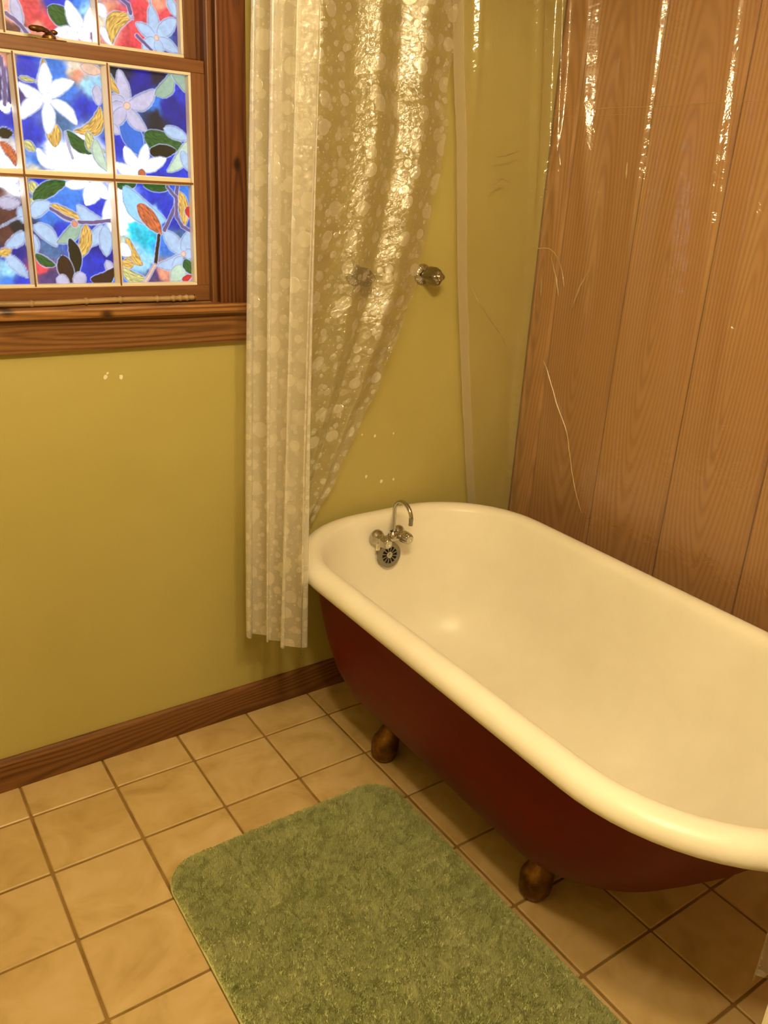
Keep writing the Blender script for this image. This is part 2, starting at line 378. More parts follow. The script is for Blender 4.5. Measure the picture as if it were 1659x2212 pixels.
# ------------------------------------------------------------ window
win = empty('window_1', ((WX0+WX1)/2, 0, WZ0)); tag(win, 'double hung wooden window with floral stained glass panes', kind='structure')
def wchild(o, parent=win):
    o.parent = parent
    if parent is win: o.matrix_parent_inverse = Matrix.Translation(-Vector(win.location))
    return o
def wbox(name, lo, hi, mat, bev=0.0, origin=None, parent=win):
    org = origin or [(lo[k]+hi[k])/2 for k in range(3)]
    o = box(name, lo, hi, mat, None, bev, org); return wchild(o, parent)
GLASS_LOWER=[[(-1380,1559,-1382,1513,15,0,'o'),(-1388,1675,-1407,1628,7,0.1,'o'),(-1439,1636,-1407,1632,5,0,'y'),(-1317,1669,-1273,1663,12,0,'p'),(-1287,1638,-1285,1599,11,0,'l'),(-1391,1603,-1387,1667,14,0,'w'),(-1395,1603,-1440,1626,11,0.1,'w'),(-1396,1601,-1443,1561,13,-0.1,'w'),(-1389,1597,-1393,1537,13,0.05,'w'),(-1381,1600,-1333,1559,12,0.1,'w'),(-1383,1606,-1333,1639,13,0.1,'w'),(-1281,1595,-1340,1546,15,0.25,'o'),(-1357,1544,-1295,1508,14,-0.1,'g'),(-1315,1547,-1277,1509,13,-0.2,'y'),(-1298,1535,-1274,1471,12,-0.1,'t'),(-1441,1520,-1420,1503,9,0,'y'),(-1417,1508,-1371,1476,11,-0.2,'w'),(-1235,1580,-1199,1508,22,0,'b'),(-1225,1605,-1238,1672,14,0,'l'),(-1223,1604,-1162,1640,16,-0.1,'l'),(-1224,1601,-1185,1558,14,-0.1,'l'),(-1228,1607,-1261,1620,12,0,'l'),(-1229,1603,-1265,1597,13,0,'l'),(-1230,1600,-1258,1563,14,0,'l'),(-1162,1630,-1121,1679,15,-0.15,'s'),(-1122,1677,-1091,1643,12,0.15,'s'),(-1263,1664,-1240,1626,9,-0.1,'o'),(-1191,1550,-1105,1536,25,-0.1,'g'),(-1181,1516,-1120,1524,14,0,'k'),(-1146,1567,-1090,1549,13,0,'q'),(-1089,1545,-1142,1478,15,0.1,'t'),(-1106,1524,-1090,1481,11,0,'q'),(-1201,1479,-1236,1524,14,0.1,'w'),(-1201,1479,-1187,1533,12,0,'w'),(-1200,1479,-1144,1506,13,0,'w'),(-1204,1475,-1261,1489,12,0.1,'w'),(-1262,1566,-1246,1547,9,0,'l'),(-1479,1578,-1459,1584,12,0,'w'),(-1489,1531,-1460,1534,11,0,'k'),(-1486,1517,-1461,1471,10,0.1,'r'),(-1435,1446,-1426,1415,10,0,'y'),(-1441,1412,-1432,1391,9,0,'y'),(-1435,1409,-1365,1447,15,0.05,'g'),(-1442,1376,-1400,1404,15,0.1,'q'),(-1439,1360,-1394,1316,15,0.1,'q'),(-1448,1342,-1440,1300,13,0,'q'),(-1399,1402,-1331,1374,12,-0.1,'o'),(-1367,1441,-1313,1447,10,0,'w'),(-1299,1449,-1327,1402,18,0,'w'),(-1297,1449,-1277,1416,13,-0.1,'w'),(-1347,1401,-1292,1370,14,-0.15,'q'),(-1290,1370,-1278,1416,12,-0.1,'w'),(-1295,1362,-1340,1317,14,0.1,'q'),(-1290,1360,-1291,1296,15,0,'q'),(-1342,1369,-1395,1323,14,0.1,'s'),(-1330,1363,-1354,1290,14,0.1,'o'),(-1367,1333,-1366,1249,13,0.1,'k'),(-1387,1297,-1370,1240,17,-0.05,'n'),(-1440,1300,-1402,1277,10,-0.1,'g'),(-1341,1258,-1367,1238,14,0,'l'),(-1292,1287,-1279,1256,9,0,'l'),(-1329,1245,-1275,1271,15,-0.2,'n'),(-1402,1251,-1377,1238,13,0,'l'),(-1260,1439,-1218,1418,14,-0.1,'w'),(-1260,1445,-1214,1450,12,0,'g'),(-1200,1451,-1138,1444,13,0,'g'),(-1244,1442,-1150,1373,25,-0.15,'c'),(-1213,1409,-1162,1345,17,0,'r'),(-1115,1438,-1106,1363,13,0.05,'o'),(-1112,1302,-1158,1354,17,0,'q'),(-1112,1306,-1095,1353,16,-0.05,'q'),(-1115,1300,-1177,1276,14,0.15,'q'),(-1115,1295,-1140,1270,11,0,'q'),(-1109,1303,-1088,1301,13,0,'q'),(-1246,1337,-1210,1276,16,-0.15,'o'),(-1262,1334,-1249,1324,13,0,'t'),(-1258,1324,-1237,1298,13,-0.1,'w'),(-1259,1282,-1230,1276,12,0,'o'),(-1258,1269,-1205,1247,13,-0.15,'y'),(-1110,1273,-1145,1242,18,0,'t'),(-1109,1289,-1093,1256,12,0,'g'),(-1117,1242,-1093,1253,7,0,'e'),(-1099,1406,-1089,1380,9,0,'e'),(-1491,1450,-1460,1416,12,0,'w'),(-1504,1401,-1461,1402,12,0,'l'),(-1459,1345,-1499,1316,12,0.1,'q'),(-1500,1300,-1461,1253,12,0,'q'),(-1513,1300,-1487,1309,9,0,'o'),(-1462,1395,-1456,1361,9,0,'q')],[([(-1469,1667),(-1465,1631),(-1470,1585)],11,'v'),([(-1358,1542),(-1353,1515),(-1347,1494)],7,'l'),([(-1401,1393),(-1375,1377),(-1355,1370)],10,'v'),([(-1345,1367),(-1314,1367),(-1276,1372)],10,'v'),([(-1120,1452),(-1127,1406),(-1141,1379),(-1155,1354)],11,'v'),([(-1144,1447),(-1124,1424),(-1125,1384),(-1112,1363),(-1089,1351)],10,'v'),([(-1169,1342),(-1180,1281)],11,'n'),([(-1182,1276),(-1206,1240)],11,'p'),([(-1504,1354),(-1482,1366),(-1461,1376)],4,'q')],[(-1389,1603,11,'w'),(-1225,1604,8,'p'),(-1201,1472,9,'r'),(-1112,1302,7,'p'),(-1354,1363,7,'R')],[(-1425,1655,'B'),(-1360,1651,'A'),(-1330,1663,'C'),(-1326,1652,'R'),(-1302,1639,'c'),(-1343,1626,'A'),(-1311,1592,'B'),(-1426,1530,'B'),(-1363,1560,'S'),(-1419,1480,'A'),(-1388,1501,'W'),(-1370,1483,'W'),(-1322,1517,'W'),(-1320,1486,'W'),(-1347,1467,'W'),(-1421,1463,'C'),(-1190,1658,'D'),(-1162,1679,'K'),(-1244,1673,'K'),(-1130,1616,'D'),(-1100,1650,'B'),(-1111,1593,'D'),(-1162,1582,'K'),(-1166,1613,'A'),(-1251,1534,'B'),(-1223,1560,'A'),(-1174,1466,'B'),(-1116,1485,'B'),(-1102,1470,'B'),(-1280,1572,'S'),(-1464,1672,'R'),(-1461,1614,'V'),(-1467,1561,'B'),(-1472,1495,'C'),(-1481,1476,'W'),(-1416,1444,'B'),(-1350,1426,'A'),(-1377,1410,'A'),(-1303,1400,'B'),(-1401,1367,'A'),(-1388,1348,'B'),(-1412,1307,'S'),(-1430,1274,'E'),(-1417,1256,'V'),(-1331,1284,'B'),(-1310,1271,'B'),(-1306,1323,'D'),(-1282,1292,'D'),(-1253,1389,'W'),(-1235,1376,'W'),(-1247,1358,'W'),(-1228,1353,'T'),(-1196,1330,'T'),(-1225,1308,'c'),(-1178,1393,'c'),(-1149,1397,'B'),(-1171,1422,'B'),(-1257,1249,'A'),(-1204,1281,'c'),(-1159,1319,'A'),(-1162,1259,'R'),(-1182,1254,'V'),(-1130,1376,'B'),(-1253,1313,'A'),(-1103,1446,'A'),(-1122,1339,'S'),(-1487,1382,'N'),(-1491,1346,'N'),(-1471,1356,'K'),(-1479,1302,'D'),(-1502,1265,'c'),(-1502,1247,'A'),(-1480,1244,'B'),(-1490,1436,'W'),(-1506,1417,'N')]]
GLASS_UPPER=[[(-1426,1781,-1413,1734,11,-0.05,'l'),(-1361,1772,-1303,1741,19,0.0,'g'),(-1415,1728,-1401,1713,8,0,'l'),(-1294,1733,-1323,1789,15,0.05,'w'),(-1291,1736,-1274,1787,13,-0.1,'w'),(-1304,1732,-1354,1729,13,0,'w'),(-1304,1730,-1339,1716,12,0,'w'),(-1292,1727,-1285,1712,10,0,'w'),(-1261,1793,-1248,1770,11,0,'w'),(-1258,1751,-1234,1718,9,0,'w'),(-1191,1781,-1237,1722,17,-0.25,'o'),(-1139,1748,-1149,1806,13,0,'q'),(-1136,1751,-1093,1788,15,0,'q'),(-1142,1748,-1183,1768,12,0,'q'),(-1136,1746,-1090,1724,12,0,'q'),(-1142,1745,-1171,1718,13,0,'q'),(-1138,1744,-1130,1714,11,0,'q'),(-1108,1826,-1093,1792,10,0,'q'),(-1198,1786,-1188,1774,5,0,'l')],[([(-1441,1750),(-1417,1734),(-1400,1713)],10,'v'),([(-1217,1812),(-1197,1800),(-1193,1785)],10,'v'),([(-1182,1745),(-1151,1721)],9,'v'),([(-1151,1822),(-1148,1805)],4,'q')],[(-1294,1733,13,'w'),(-1139,1746,6,'p')],[(-1388,1749,'E'),(-1379,1729,'R'),(-1396,1767,'E'),(-1350,1784,'B'),(-1361,1742,'E'),(-1299,1790,'A'),(-1283,1777,'c'),(-1277,1753,'S'),(-1249,1761,'C'),(-1234,1783,'R'),(-1215,1773,'E'),(-1245,1746,'R'),(-1174,1794,'E'),(-1128,1805,'R'),(-1120,1793,'E'),(-1203,1717,'E'),(-1172,1735,'E'),(-1100,1765,'D'),(-1116,1761,'S'),(-1310,1718,'E'),(-1437,1721,'N'),(-1437,1761,'R'),(-1312,1805,'B'),(-1153,1829,'R'),(-1379,1799,'R'),(-1206,1830,'B')]]

PAL = {'W': (1.25, 1.25, 1.3), 'w': (1.2, 1.2, 1.3), 'l': (.80, .78, .90), 'q': (.72, .83, .97), 'o': (.88, .70, .36), 'y': (.80, .78, .50), 'g': (.16, .36, .16), 'k': (.07, .08, .05), 'n': (.20, .09, .08), 'r': (.80, .42, .26), 'p': (.97, .80, .70), 's': (.62, .74, .66), 't': (.80, .90, .80), 'v': (.46, .36, .56), 'b': (.20, .45, .88), 'B': (.10, .20, .80), 'A': (.22, .50, .92), 'D': (.05, .09, .58), 'K': (.06, .09, .16), 'C': (.98, .93, .82), 'c': (.62, .86, .99), 'T': (.05, .80, .93), 'R': (.97, .62, .50), 'E': (.93, .28, .33), 'V': (.30, .22, .45), 'S': (.28, .45, .66), 'N': (.36, .20, .20), 'e': (.85, .15, .15)}
def vnoise(x, z, cell, seed):
    r = np.random.RandomState(seed); G = r.rand(64, 64)
    u = (x/cell) % 63; v = (z/cell) % 63; i = np.floor(u).astype(int); j = np.floor(v).astype(int); f = u-i; g = v-j
    f = f*f*(3-2*f); g = g*g*(3-2*g)
    return (G[i, j]*(1-f)+G[i+1, j]*f)*(1-g)+(G[i, j+1]*(1-f)+G[i+1, j+1]*f)*g
def paint_design(X, Z, D):
    """X, Z in mm -> film colours (flat print of the stained glass design)"""
    leaves, stems, dots, bgs = D
    xw = X+14*(vnoise(X, Z, 22, 1)-.5)+6*(vnoise(X, Z, 8, 2)-.5); zw = Z+14*(vnoise(X, Z, 22, 3)-.5)+6*(vnoise(X, Z, 8, 4)-.5)
    acc = np.zeros(X.shape+(3,)); ws = np.zeros(X.shape)
    for bx, bz, c in bgs:
        w = 1/((xw-bx)**2+(zw-bz)**2+40)**2.2
        acc += w[..., None]*np.array(PAL[c]); ws += w
    C = acc/ws[..., None]
    st = vnoise(X*.8+Z*.6, Z*.8-X*.6, 5, 5)*.5+vnoise(X, Z, 14, 6)*.5
    C *= (.80+.42*st)[..., None]
    LEAD = np.array((.80, .84, 1.0)); LD = np.array((.42, .42, .62))
    xj = X+1.6*(vnoise(X, Z, 6, 7)-.5); zj = Z+1.6*(vnoise(X, Z, 6, 8)-.5)
    def fill(d, c, C, streak=None):
        """d: signed distance mm, negative inside"""
        col = np.array(PAL[c])*(np.ones(X.shape)[..., None])
        if c in 'okgyrn': 
            k = streak if streak is not None else st
            col = col*(.72+.56*k)[..., None]
        else: col = col*(.92+.16*st)[..., None]
        edge = np.clip((d+3.2)/3.0, 0, 1)*.16
        col = col*(1-edge)[..., None]
        a = np.clip(.5-d/1.0, 0, 1)[..., None]
        ring = np.clip(1.0-np.abs(d-.7)/1.6, 0, 1)[..., None]
        C = C*(1-a)+col*a
        C = C*(1-ring*.9)+(LEAD)*ring*.9
        ring2 = np.clip(1.0-np.abs(d+.9)/.6, 0, 1)[..., None]*.45
        return C*(1-ring2)+LD*ring2
    for x0, z0, x1, z1, hw, bow, c in leaves:
        dx, dz = x1-x0, z1-z0; L = math.hypot(dx, dz); ux, uz = dx/L, dz/L
        t = ((xj-x0)*ux+(zj-z0)*uz)/L; s = (xj-x0)*(-uz)+(zj-z0)*ux
        s = s-bow*L*4*t*(1-t)
        tt = np.clip(t, 0, 1); wdt = hw*np.power(np.clip(np.sin(PI*tt**.85), 0, 1), .62)
        d = (np.abs(s)-wdt)*.85
        over = np.maximum(-t, t-1)*L
        d = np.where((t < 0) | (t > 1), np.sqrt(np.maximum(over, 0)**2+s**2), d)
        C = fill(d, c, C, vnoise(t*L*.35+77, s*1.6+200, 2.4, 9))
    for pts, w, c in stems:
        d = np.full(X.shape, 1e9)
        for (ax, az), (bx, bz) in zip(pts, pts[1:]):
            vx, vz = bx-ax, bz-az; q = np.clip(((xj-ax)*vx+(zj-az)*vz)/(vx*vx+vz*vz+1e-6), 0, 1)
            d = np.minimum(d, np.hypot(xj-ax-q*vx, zj-az-q*vz))
        C = fill(d-w*.36, c, C)
    for x0, z0, r, c in dots: C = fill(np.hypot(xj-x0, zj-z0)-r, c, C)
    b = np.clip((C.min(axis=2)-.88)/.2, 0, 1)[..., None]     # palest colours boosted: daylight behind the film is put into its glow
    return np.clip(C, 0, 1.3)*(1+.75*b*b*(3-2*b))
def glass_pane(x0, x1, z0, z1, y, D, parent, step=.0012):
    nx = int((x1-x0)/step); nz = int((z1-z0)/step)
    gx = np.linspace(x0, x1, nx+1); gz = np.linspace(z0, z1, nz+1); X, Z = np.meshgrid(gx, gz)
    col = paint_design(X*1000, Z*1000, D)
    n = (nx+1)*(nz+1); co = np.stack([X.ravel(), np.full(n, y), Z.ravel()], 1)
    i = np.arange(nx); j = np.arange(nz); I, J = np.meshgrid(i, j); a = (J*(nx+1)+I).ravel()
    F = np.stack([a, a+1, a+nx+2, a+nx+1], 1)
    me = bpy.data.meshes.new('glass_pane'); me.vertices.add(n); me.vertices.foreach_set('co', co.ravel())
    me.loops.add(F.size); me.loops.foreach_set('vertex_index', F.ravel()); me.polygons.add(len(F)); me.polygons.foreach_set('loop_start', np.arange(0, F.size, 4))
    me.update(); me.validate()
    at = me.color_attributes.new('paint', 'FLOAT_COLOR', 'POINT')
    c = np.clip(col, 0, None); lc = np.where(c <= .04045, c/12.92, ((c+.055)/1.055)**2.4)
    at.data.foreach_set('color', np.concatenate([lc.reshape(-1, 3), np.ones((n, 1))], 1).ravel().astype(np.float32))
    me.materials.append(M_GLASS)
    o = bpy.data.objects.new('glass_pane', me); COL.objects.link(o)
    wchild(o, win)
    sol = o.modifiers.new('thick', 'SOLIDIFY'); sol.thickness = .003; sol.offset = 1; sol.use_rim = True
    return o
# columns of panes (clear glass openings)
PX = [(-1.622, -1.458), (-1.442, -1.277), (-1.258, -1.094)]
def sash(zb, zt, rows, yf, yg, rail_b, rail_t, D, stile_r=-1.058, stile_l=-1.658, cols=PX):
    """yf: room face, yg: glass plane"""
    T = .036
    xi0, xi1 = cols[0][0], cols[-1][1]
    e = .006   # cream edge
    wbox('bottom_rail', (stile_l, yf, zb), (stile_r, yf+T, rail_b), M_SASH_H, .0015)
    wbox('top_rail', (stile_l, yf, rail_t), (stile_r, yf+T, zt), M_SASH_H, .0015)
    wbox('stile', (xi1+e, yf, rail_b), (stile_r, yf+T, rail_t), M_SASH_V, .001)
    wbox('stile', (stile_l, yf, rail_b), (xi0-e, yf+T, rail_t), M_SASH_V, .001)
    # cream glazing border around the opening
    def bead(x0, x1, z0, z1): return wbox('glazing_bead', (x0, yf+.003, z0), (x1, yg+.001, z1), M_PUTTY, .0012)
    bead(xi0-e, xi1+e, rail_b-.001, rail_b+e); bead(xi0-e, xi1+e, rail_t-e, rail_t+.001)
    bead(xi0-e, xi0+.0, rail_b+e, rail_t-e); bead(xi1, xi1+e, rail_b+e, rail_t-e)
    for (a0, a1), (b0, b1) in zip(cols, cols[1:]):
        m = (a1+b0)/2
        bm = bmesh.new(); w = (b0-a1)/2
        prf = [(-w, yg+.001), (-w, yg-.008), (-.0028, yf+.004), (.0028, yf+.004), (w, yg-.008), (w, yg+.001)]
        va = [bm.verts.new((p[0], p[1], rail_b+e)) for p in prf]; vb = [bm.verts.new((p[0], p[1], rail_t-e)) for p in prf]
        for k in range(6): bm.faces.new((va[k], va[(k+1) % 6], vb[(k+1) % 6], vb[k]))
        bm.faces.new(va[::-1]); bm.faces.new(vb); bmesh.ops.recalc_face_normals(bm, faces=bm.faces)
        o = bm_obj('muntin', bm, M_PUTTY); o.location = (m, 0, 0); wchild(o)
        wbox('muntin_face', (m-.0028, yf+.0015, rail_b+.002), (m+.0005, yf+.0045, rail_t-.002), M_SASH_V)
    for a, b in zip(rows, rows[1:]):
        m = (a[1]+b[0])/2; w = abs(b[0]-a[1])/2
        wbox('muntin', (xi0, yf+.005, m-w), (xi1, yg+.001, m+w), M_PUTTY, .003)
        wbox('muntin_face', (xi0-.004, yf+.0025, m-.0055), (xi1+.004, yf+.006, m-.001), M_SASH_H)
    for r in rows:
        for ci, c in enumerate(cols):
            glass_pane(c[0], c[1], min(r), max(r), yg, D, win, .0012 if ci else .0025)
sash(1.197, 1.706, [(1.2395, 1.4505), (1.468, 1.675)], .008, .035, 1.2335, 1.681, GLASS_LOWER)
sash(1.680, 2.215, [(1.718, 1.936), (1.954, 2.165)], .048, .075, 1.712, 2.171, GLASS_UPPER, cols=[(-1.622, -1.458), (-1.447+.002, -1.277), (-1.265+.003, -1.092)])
# frame: jambs, stops, casing, sill, apron
wbox('jamb', (-1.052, -.002, 1.18), (-1.040, .12, 2.22), M_CASE)
wbox('jamb', (-1.690, -.002, 1.18), (-1.664, .12, 2.22), M_CASE)
wbox('jamb', (-1.69, -.002, 2.215), (-1.04, .12, 2.235), M_CASE)
wbox('stop_bead', (-1.060, -.012, 1.192), (-1.0475, .006, 2.215), M_SASH_V, .003)
wbox('stop_bead', (-1.664, -.012, 1.192), (-1.652, .006, 2.215), M_SASH_V, .003)
wbox('parting_bead', (-1.060, .044, 1.70), (-1.050, .0475, 2.215), M_CASE)
wbox('casing', (-1.043, -.022, 1.190), (-.972, 0.0, 2.235), M_CASE, .003)
wbox('casing', (-1.745, -.022, 1.190), (-1.664, 0.0, 2.235), M_CASE, .003)
wbox('casing', (-1.765, -.024, 2.235), (-.95, 0.0, 2.31), M_APRON, .003)
wbox('stool', (-1.76, -.046, 1.174), (-.958, .0, 1.195), M_SILL, .004)
wbox('stool', (WX0, .0, 1.174), (WX1, .05, 1.196), M_SILL, .001)
wbox('apron', (-1.745, -.022, 1.100), (-.960, 0.0, 1.174), M_APRON, .003)
# daylight shield: outside sill
wbox('outer_sill', (WX0, .05, 1.165), (WX1, .16, 1.194), M_PUTTY)
# sash lock on the meeting rail
lock = empty('sash_lock', (-1.375, .024, 1.706)); tag(lock, 'small dark brass sash lock on the meeting rail of the window', 'lock')
bm = bmesh.new(); add_box(bm, (-.030, -.012, 0), (.030, .012, .003), .0012); add_lathe(bm, [(0, .003), (.014, .003), (.0135, .008), (.009, .012), (.006, .016), (0, .017)], (0, 0, 0), (0, 0, 1), 20)
bm_obj('base', bm, M_BRASS, lock, True)
bm = bmesh.new(); add_tube(bm, [(.004, 0, .012), (-.006, -.006, .016), (-.016, -.010, .018), (-.026, -.011, .017)], [.004, .0045, .005, .0065], 10)
bmesh.ops.create_uvsphere(bm, u_segments=12, v_segments=8, radius=.008, matrix=Matrix.Translation((-.030, -.011, .0175)) @ Matrix.Diagonal((1.4, 1, .7, 1)))
bmesh.ops.create_uvsphere(bm, u_segments=12, v_segments=8, radius=.0065, matrix=Matrix.Translation((.010, .004, .0165)) @ Matrix.Diagonal((1.3, 1, .7, 1)))
bm_obj('lever', bm, M_BRASS, lock, True)
# bamboo cane lying on the sill in front of the bottom rail
cane = empty('bamboo_cane', (-1.36, -.004, 1.2045)); tag(cane, 'thin bamboo cane lying on the window sill', 'cane')
xa, xb = -1.66, -1.103
nodes = [-1.575, -1.467, -1.353, -1.278, -1.193, -1.155, -1.139, -1.122]
pth = []; rd = []
bm = bmesh.new(); x = xa
while x <= xb+1e-6:
    near = min(abs(x-q) for q in nodes); r = .0062+(.0018*math.exp(-(near/.0028)**2))-(.0007*math.exp(-((near-.006)/.003)**2)); 
    if x > xb-.004: r *= .85
    pth.append((x+1.36, .0008*math.sin(x*40), .003*(x+1.36)/.3-.0+.0008*math.sin(x*23))); rd.append(r); x += .002
add_tube(bm, pth, rd, 14); bm_obj('culm', bm, M_BAMBOO, cane, True)
bm = bmesh.new(); add_lathe(bm, [(.0066, 0), (.0066, .002), (.0045, .0026), (.003, .0005), (0, .0005)], (xb+1.36, 0, .0026), (1, 0, 0), 12); bm_obj('cut_end', bm, M_APRON, cane, True)

# ------------------------------------------------------------ bathtub
TX = -.570
def ring2(w, yt, yf, rt):
    """closed outline: tap end with corner radius rt, round foot end; index 0 at the middle of the tap end"""
    pts = []; n1, n2, n3, n4 = 6, 14, 18, 18
    rt = min(rt, w*.98); cx = w-rt; yc = yt-rt; rf = w; yfc = yf+rf
    for k in range(n1): pts.append((cx*k/n1, yt))
    for k in range(n2): a = PI/2-PI/2*k/n2; pts.append((cx+rt*math.cos(a), yc+rt*math.sin(a)))
    for k in range(n3): pts.append((w, yc+(yfc-yc)*k/n3))
    for k in range(n4+1): a = -PI/2*k/n4; pts.append((rf*math.cos(a), yfc+rf*math.sin(a)))
    left = [(-x, y) for x, y in pts[1:-1]][::-1]
    return [(TX+x, y) for x, y in pts+left]
def loft(bm, rings, cap_last=True):
    V = [[bm.verts.new((x, y, z)) for x, y in ring2(w, yt, yf, rt)] for (w, yt, yf, rt, z) in rings]
    n = len(V[0])
    for A, B in zip(V, V[1:]):
        for k in range(n): bm.faces.new((A[k], A[(k+1) % n], B[(k+1) % n], B[k]))
    if cap_last:
        c = bm.verts.new((sum(v.co.x for v in V[-1])/n, sum(v.co.y for v in V[-1])/n, V[-1][0].co.z))
        for k in range(n): bm.faces.new((V[-1][k], V[-1][(k+1) % n], c))
    bmesh.ops.recalc_face_normals(bm, faces=bm.faces)
    return V
def rimring(w, z): return (w, -.032-(.385-w), -1.552+(.385-w), .305-(.385-w), z)
tub = empty('bathtub', (TX, -.8, 0)); tag(tub, 'clawfoot bathtub with cream enamel inside and dark red outside on brass feet', 'bathtub')
def tchild(o, parent=tub):
    o.parent = parent
    if parent is tub: o.matrix_parent_inverse = Matrix.Translation(-Vector(tub.location))
    return o
bm = bmesh.new()
rings = [rimring(.345, .5555), rimring(.358, .545), rimring(.374, .5425), rimring(.3835, .5505), rimring(.3855, .562), rimring(.383, .574), rimring(.375, .584), rimring(.363, .590), rimring(.350, .592), rimring(.338, .590), rimring(.329, .584), rimring(.3235, .575), rimring(.320, .560)]
rings += [(.315, -.100, -1.468, .25, .53), (.308, -.106, -1.42, .245, .48), (.299, -.113, -1.36, .24, .42), (.288, -.124, -1.29, .23, .35), (.274, -.137, -1.225, .225, .285),
          (.252, -.158, -1.165, .215, .232), (.220, -.190, -1.115, .20, .197), (.180, -.232, -1.06, .17, .180), (.12, -.30, -1.01, .12, .172), (.06, -.40, -.90, .06, .168)]
loft(bm, rings)
tchild(bm_obj('basin', bm, M_ENAMEL, None, True))
tub.children[-1]['label'] = 'cream enamelled basin with a wide rolled rim'
bm = bmesh.new()
orings = [(.352, -.068, -1.520, .27, .556), (.343, -.074, -1.500, .265, .53), (.333, -.084, -1.442, .26, .47), (.322, -.094, -1.385, .255, .40), (.308, -.106, -1.335, .25, .33), (.289, -.122, -1.280, .24, .264), (.264, -.145, -1.232, .23, .209), (.232, -.178, -1.188, .21, .171), (.192, -.22, -1.138, .18, .149), (.12, -.30, -1.04, .12, .140), (.06, -.40, -.93, .06, .138)]
loft(bm, orings)
o = tchild(bm_obj('outer_shell', bm, M_RED, None, True)); o['label'] = 'dark red painted outside of the tub'
def claw_foot(x, y, sx):
    """ball foot: shank from under the tub swelling to a ball on the floor"""
    bm = bmesh.new()
    path = [(-.074, 0, .138), (-.060, 0, .126), (-.042, 0, .106), (-.018, 0, .078), (-.004, 0, .050), (-.002, 0, .024), (-.004, 0, .007), (-.004, 0, 0.0)]
    rad = [.022, .022, .0225, .031, .0385, .0370, .029, .024]
    fine = []; fr = []
    for k in range(0, 8*5-4):
        u = k/5; i = min(int(u), 6); f = u-i; f2 = f*f*(3-2*f)
        fine.append(Vector(path[i]).lerp(Vector(path[i+1]), f)); fr.append(rad[i]*(1-f2)+rad[i+1]*f2)
    add_tube(bm, [(p.x*sx, p.y, p.z) for p in fine], fr, 24)
    o = bm_obj('foot', bm, M_BRASS, None, True); 
    o.location = (x, y, 0); o.rotation_euler = (0, 0, 0); tchild(o); return o
for (fx, fy, sx) in ((-.752, -.392, -1), (-.725, -.958, -1), (-.388, -.392, 1), (-.415, -.958, 1)): claw_foot(fx, fy, sx)
# overflow plate with radial slots
ov = Vector((TX-.006, -.1195, .472)); ax = Vector((0, -1, .10)).normalized()
ex = Vector((1, 0, 0)); ez = ex.cross(-ax).normalized()
if ez.z < 0: ez = -ez
OS = 1.2
def P2(r, a, h):
    r = r*OS
    return ov+ex*(r*math.cos(a))+ez*(r*math.sin(a))+ax*h
bm = bmesh.new(); NS = 12; r0, r1, r2, r3 = .0085, .0095, .0205, .0335
# ring outside the slots, hub, spokes
def annulus(bm, ra, rb, h0, h1, seg=60):
    a = [bm.verts.new(P2(ra, 2*PI*k/seg, h1)) for k in range(seg)]; b = [bm.verts.new(P2(rb, 2*PI*k/seg, h1)) for k in range(seg)]
    c = [bm.verts.new(P2(ra, 2*PI*k/seg, h0)) for k in range(seg)]; d = [bm.verts.new(P2(rb*1.03, 2*PI*k/seg, h0)) for k in range(seg)]
    for k in range(seg):
        q = (k+1) % seg
        bm.faces.new((a[k], a[q], b[q], b[k])); bm.faces.new((b[k], b[q], d[q], d[k])); bm.faces.new((c[k], c[q], a[q], a[k]))
annulus(bm, .0215, .0322, -.003, .0035)
bmesh.ops.recalc_face_normals(bm, faces=bm.faces)
plate = tchild(bm_obj('overflow_plate', bm, M_NICKEL)); plate['label'] = 'round dull nickel overflow plate with petal shaped slots'
bm = bmesh.new()
for k in range(NS):
    a0 = 2*PI*(k+.5)/NS; hw0, hw1 = .0011, .0020
    q = [(.0072, -hw0), (.0266, -hw1), (.0266, hw1), (.0072, hw0)]
    er = ex*math.cos(a0)+ez*math.sin(a0); et = -ex*math.sin(a0)+ez*math.cos(a0)
    top = [bm.verts.new(ov+er*r+et*s+ax*.0035) for r, s in q]; bot = [bm.verts.new(ov+er*r+et*s+ax*.0005) for r, s in q]
    bm.faces.new(top)
    for i in range(4): bm.faces.new((top[i], top[(i+1) % 4], bot[(i+1) % 4], bot[i]))
bmesh.ops.recalc_face_normals(bm, faces=bm.faces)
o = bm_obj('spokes', bm, M_NICKEL, plate)
bm = bmesh.new(); add_lathe(bm, [(.0094, -.001), (.0094, .0035), (.005, .0045), (.0045, .0065), (0, .0075)], ov, ax, 20); bm_obj('screw', bm, M_CHROME, plate, True)
bm = bmesh.new(); add_lathe(bm, [(0, .0002), (.0266, .0002), (.0266, -.003)], ov, ax, 32); o = bm_obj('backing', bm, M_HOLE, plate); o['label'] = 'black openings of the overflow'
# drain on the basin floor
bm = bmesh.new(); add_lathe(bm, [(0, .004), (.010, .004), (.012, .0015), (.020, .003), (.027, .0025), (.029, 0)], (TX-.02, -.345, .1745), (0, 0, 1), 32); tchild(bm_obj('drain', bm, M_CHROME, None, True))

